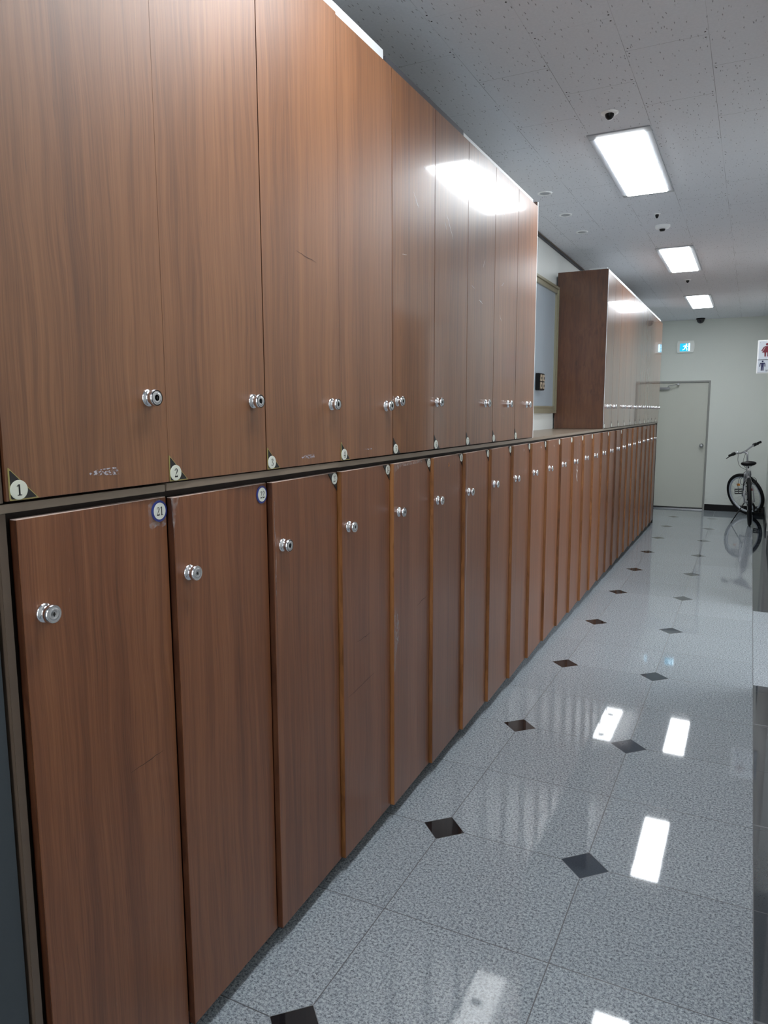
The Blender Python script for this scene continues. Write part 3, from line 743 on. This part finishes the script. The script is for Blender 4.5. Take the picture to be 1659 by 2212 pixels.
# ------------------------------------------------------------------ bicycle
bike = thing('bicycle', 'silver bicycle with black tyres and saddle leaning on its kickstand at the far wall', 'bicycle', (1.195, 10.97, 0))
HEAD = math.radians(1.5); LEAN = math.radians(3.8); STEER = math.radians(48)
MW = Matrix.Rotation(HEAD, 4, 'Z') @ Matrix.Rotation(-LEAN, 4, 'Y')       # local x right, y forward, z up
RA = math.radians(20)
axis_dir = Vector((0, -math.sin(RA), math.cos(RA))); pivot = Vector((0, .985, .33))+Vector((0, 0, 0))
MS = MW @ Matrix.Translation(pivot) @ Matrix.Rotation(STEER, 4, axis_dir) @ Matrix.Translation(-pivot)
RWH = .325; FH = Vector((0, 1.03, RWH)); RH = Vector((0, 0, RWH))
def wheel(hub, mat, name):
    T = mat @ Matrix.Translation(hub)
    w = MB().torus(RWH-.024, .024, 72, 12, 0, T); wo = w.build(name, M['rubber'], bike)
    r = MB(); rp = [(-.012, RWH-.046), (.012, RWH-.046), (.013, RWH-.062), (.005, RWH-.068), (-.005, RWH-.068), (-.013, RWH-.062), (-.012, RWH-.046)]
    r.lathe(rp, 64, 0, 'x', T, capends=False); r.build('rim', M['rim'], wo)
    h = MB().lathe([(-.05, .008), (-.048, .022), (-.03, .022), (-.028, .014), (.028, .014), (.03, .022), (.048, .022), (.05, .008)], 18, 0, 'x', T); h.build('hub', M['steel'], wo)
    sp = MB()
    for k in range(28):
        a = 2*PI*k/28; sd = -1 if k % 2 else 1; a2 = a+.5*(1 if k % 4 < 2 else -1)
        sp.tube([(sd*.035, .020*math.cos(a2), .020*math.sin(a2)), (0, (RWH-.066)*math.cos(a), (RWH-.066)*math.sin(a))], .0011, 5, 0, T)
    sp.build('spokes', M['steel'], wo)
    return wo, T
fw_, TF = wheel(FH, MS, 'front_wheel'); rw_, TR = wheel(RH, MW, 'rear_wheel')
for a, mt in ((1.15, M['amber']), (2.75, M['red'])):
    c = Vector((0, -math.cos(a)*.20, math.sin(a)*.20)) if False else Vector((0, .17*math.cos(a), .17*math.sin(a)))
    MB().cbox((c.x-.006, c.y-.028, c.z-.018), (c.x+.006, c.y+.028, c.z+.018), .004).build('wheel_reflector', mt, fw_).matrix_local = TF
BB = Vector((0, .42, .285)); ST = Vector((0, .235, .66)); HT = Vector((0, .80, .80)); HB = Vector((0, .855, .655)); SAD = Vector((0, .195, .805))
# keep the head tube on the steering axis
def on_axis(z): return pivot+axis_dir*((z-pivot.z)/axis_dir.z)
HT, HB = on_axis(.80), on_axis(.67)
f = MB()
f.tube([BB, ST], .016, 12, 0, MW).tube([ST, HT-Vector((0, .0, .02))], .015, 12, 0, MW).tube([BB, HB+Vector((0, 0, .02))], .019, 12, 0, MW).tube([HB, HT], .021, 12, 0, MW)
f.build('frame', M['silver'], bike)
f = MB()
for s_ in (-1, 1):
    f.tube([BB+Vector((s_*.025, 0, 0)), Vector((s_*.05, .25, .31)), RH+Vector((s_*.062, 0, 0))], .009, 8, 0, MW)
    f.tube([ST+Vector((s_*.018, 0, -.03)), Vector((s_*.048, .12, .52)), RH+Vector((s_*.062, 0, 0))], .008, 8, 0, MW)
f.build('rear_stays', M['silver'], bike)
MB().tube([ST-Vector((0, -.01, .03)), SAD-Vector((0, 0, .02))], .0125, 12, 0, MW).build('seat_post', M['chrome'], bike)
# saddle: wide at the back, nose forward
sd = MB(); n = 14; ring = 14; vs = []; fs = []
for i in range(n):
    u = i/(n-1); y = -.11+.26*u
    hw = .088*(1-u)**.75*(1 if u > .1 else .80+u*2)+.018; 
    for k in range(ring):
        a = 2*PI*k/ring; cx = math.cos(a); cz = math.sin(a)
        th = .032 if cz > 0 else .036
        vs.append((SAD.x+hw*abs(cx)**.8*(1 if cx > 0 else -1), SAD.y+y, SAD.z+.022+th*cz*(.75 if u > .9 or i == 0 else 1)+.010*(1-u)**2))
for i in range(n-1):
    for k in range(ring): fs.append((i*ring+k, i*ring+(k+1) % ring, (i+1)*ring+(k+1) % ring, (i+1)*ring+k))
fs += [tuple(range(ring))[::-1], tuple(range((n-1)*ring, n*ring))]
sd.add(vs, fs, 0, True, MW); so = sd.build('saddle', M['black'], bike)
r = MB()
for s_ in (-1, 1): r.tube([SAD+Vector((s_*.045, -.09, .0)), SAD+Vector((s_*.022, -.04, -.022)), SAD+Vector((s_*.022, .05, -.018)), SAD+Vector((s_*.01, .12, .005))], .0035, 6, 0, MW)
r.build('saddle_rails', M['chrome'], so)
# fork, stem and bar turn with the steering
fk = MB(); cr = on_axis(.665)
fk.tube([on_axis(.66), on_axis(.70)], .017, 12, 0, MS)
for s_ in (-1, 1):
    fk.tube([cr+Vector((0, 0, 0)), cr+Vector((s_*.05, .005, -.012)), cr+Vector((s_*.055, .02, -.06)), FH+Vector((s_*.055, 0, 0))], [.014, .016, .016, .011], 10, 0, MS)
fk.build('fork', M['silver'], bike)
st = MB(); top = on_axis(.955)
st.tube([on_axis(.79), top], .013, 12, 0, MS); st.tube([top-axis_dir*.012, top+Vector((0, .075, .008))], .014, 12, 0, MS)
st.build('stem', M['silver'], bike)
BC = top+Vector((0, .075, .008))
hb = MB(); pts = [(-.31, -.055, .045), (-.20, -.035, .04), (-.11, -.012, .018), (-.05, 0, 0), (.05, 0, 0), (.11, -.012, .018), (.20, -.035, .04), (.31, -.055, .045)]
P3 = [BC+Vector(p) for p in pts]
hb.tube(P3, .0115, 10, 0, MS); ho = hb.build('handlebar', M['silver'], bike)
for s_ in (0, 1):
    a, b2 = (P3[0], P3[1]) if s_ == 0 else (P3[-1], P3[-2])
    q = a.lerp(b2, .95)
    MB().tube([a-(b2-a)*.03, a, a.lerp(b2, .5), q], [.014, .018, .0165, .018], 12, 0, MS).build('grip', M['rubber'], ho)
    c = b2; sg = -1 if s_ == 0 else 1
    lv = MB(); lv.tube([c+Vector((-sg*.012, 0, 0)), c+Vector((sg*.03, 0, 0))], .024, 10, 0, MS)
    lv.tube([c+Vector((0, .02, -.012)), c+Vector((sg*.03, .055, -.022)), c+Vector((sg*.12, .04, -.028))], [.011, .007, .006], 8, 0, MS)
    lv.build('brake_lever', M['black'], ho)
MB().lathe([(0, .020), (.012, .020), (.020, .012), (.022, .001)], 16, 0, 'z', MS @ Matrix.Translation(P3[2]+Vector((0, 0, .01)))).build('bell', M['chrome'], ho)
# cables
cb = MB()
def bez(pts, n=18):
    pts = [Vector(p) for p in pts]; out = []
    for i in range(n+1):
        u = i/n; q = pts[:]
        while len(q) > 1: q = [q[j].lerp(q[j+1], u) for j in range(len(q)-1)]
        out.append(q[0])
    return out
for s_ in (-1, 1):
    A = MS @ (P3[2] if s_ < 0 else P3[5]); B_ = MW @ (HB+Vector((s_*.02, .02, .03)))
    cb.tube(bez([A, A+Vector((-.02*s_, .10, -.02)), B_+Vector((-.16*abs(s_), .12, .02)), B_]), .0032, 6)
    C2 = MW @ (ST+Vector((s_*.02, .08, -.03))); Dd = MW @ Vector((s_*.04, .14, .55))
    cb.tube(bez([C2, C2+Vector((s_*.10, -.02, .03)), Dd+Vector((s_*.09, 0, -.05)), Dd]), .003, 6)
A = MW @ (HB+Vector((-.01, 0, .0))); B_ = MW @ Vector((-.03, .50, .42))
cb.tube(bez([A, A+Vector((-.14, 0, -.05)), B_+Vector((-.14, 0, -.10)), B_]), .003, 6)
cb.build('cables', M['black'], bike)
# lock looped round the seat tube
MB().tube([MW @ (Vector((0, .24, .56))+Vector((.065*math.cos(a), .045*math.sin(a), .05*math.sin(a+.5)))) for a in [2*PI*k/24 for k in range(25)]], .006, 8).build('cable_lock', M['black'], bike)
# cranks, chain wheel, pedals
TB = MW @ Matrix.Translation(BB)
cs = MB(); ca = math.radians(118)
cs.lathe([(.030, .085), (.033, .088), (.036, .085)], 36, 0, 'x', TB); cs.lathe([(-.045, .014), (.045, .014)], 14, 0, 'x', TB)
co = cs.build('chainring', M['steel'], bike)
PL = Vector((-.062, .17*math.cos(ca), .17*math.sin(ca))); PR = -PL
MB().tube([(-.048, 0, 0), PL], [.013, .009], 8, 0, TB).build('crank_arm', M['chrome'], bike)
MB().tube([(.048, 0, 0), PR], [.013, .009], 8, 0, TB).build('crank_arm', M['chrome'], bike)
for P_, sg in ((PL, -1), (PR, 1)):
    pm = MB(); x0, x1 = sorted((P_.x+sg*.015, P_.x+sg*.11))
    Tp = TB @ Matrix.Translation(Vector((0, P_.y, P_.z))) @ Matrix.Rotation(math.radians(55), 4, 'X')
    for yy in (-.034, 0, .034): pm.box((x0, yy-.005, -.008), (x1, yy+.005, .008), mat=Tp)
    for xx in (x0, (x0+x1)/2, x1): pm.box((xx-.005, -.038, -.008), (xx+.005, .038, .008), mat=Tp)
    pm.build('pedal', M['black'], bike)
ch = MB()
ch.tube([MW @ (BB+Vector((.033, 0, .086))), MW @ (RH+Vector((.033, 0, .036)))], .004, 6).tube([MW @ (BB+Vector((.033, 0, -.086))), MW @ Vector((.033, .04, .23)), MW @ (RH+Vector((.033, 0, -.036)))], .004, 6)
ch.lathe([(.024, .045), (.040, .030)], 20, 0, 'x', MW @ Matrix.Translation(RH)); ch.build('chain', M['steel'], bike)
dg = MB().tube([MW @ Vector((.045, .0, .30)), MW @ Vector((.062, .02, .25)), MW @ Vector((.055, .05, .19))], [.012, .015, .012], 8); dg.build('derailleur', M['black'], bike)
# kickstand down to the floor on the left
top_ = MW @ Vector((-.055, .20, .29)); foot = Vector((-.232, .085, .008))
MB().tube([top_, foot], [.008, .0065], 8).build('kickstand', M['black'], bike)
rb = MB().tube([MW @ Vector((-.03, .10, .57)), MW @ Vector((.0, .06, .60)), MW @ Vector((.03, .10, .57))], .012, 8); rb.build('rear_brake', M['black'], bike)

# ------------------------------------------------------------------ camera
cam = D.cameras.new('camera'); co_ = D.objects.new('camera', cam); COL.objects.link(co_)
r2 = Vector((0.89476606, 0.44651928, -0.00377282)); u2 = Vector((-0.05749701, 0.12358699, 0.99066662)); fwv = Vector((-0.44281801, 0.88619794, -0.13625497))
co_.matrix_world = Matrix(((r2.x, u2.x, -fwv.x, 1.13872), (r2.y, u2.y, -fwv.y, 0), (r2.z, u2.z, -fwv.z, 1.55), (0, 0, 0, 1)))
cam.sensor_fit = 'VERTICAL'; cam.sensor_height = 24; cam.sensor_width = 18; cam.lens = 1578.59*24/2212
cam.clip_start = .02; cam.clip_end = 60
sc = bpy.context.scene; sc.camera = co_

# ------------------------------------------------------------------ world and view
w = D.worlds.new('world'); sc.world = w; w.use_nodes = True
w.node_tree.nodes['Background'].inputs[0].default_value = (.8, .87, 1, 1)
w.node_tree.nodes['Background'].inputs[1].default_value = .3
sc.view_settings.view_transform = 'Standard'
sc.view_settings.look = 'None'
sc.view_settings.exposure = .85
sc.view_settings.gamma = 1.12
def lamp(name, loc, rot, sx, sy, e, c):
    l = D.lights.new(name, 'AREA'); l.shape = 'RECTANGLE'; l.size = sx; l.size_y = sy; l.energy = e; l.color = c
    o = D.objects.new(name, l); COL.objects.link(o); o.location = loc; o.rotation_euler = rot
lamp('entrance_fill', (.68, -3.0, 1.5), (PI/2, 0, 0), 1.3, 2.6, 12, (.93, .96, 1))  # added fill light behind the viewer, no window stands there
lamp('lobby_fill', (4.0, 5.3, 1.5), (PI/2, 0, PI/2), 4.0, 2.4, 32, (.95, .97, 1))  # added fill light shining in through the lobby opening, no real source
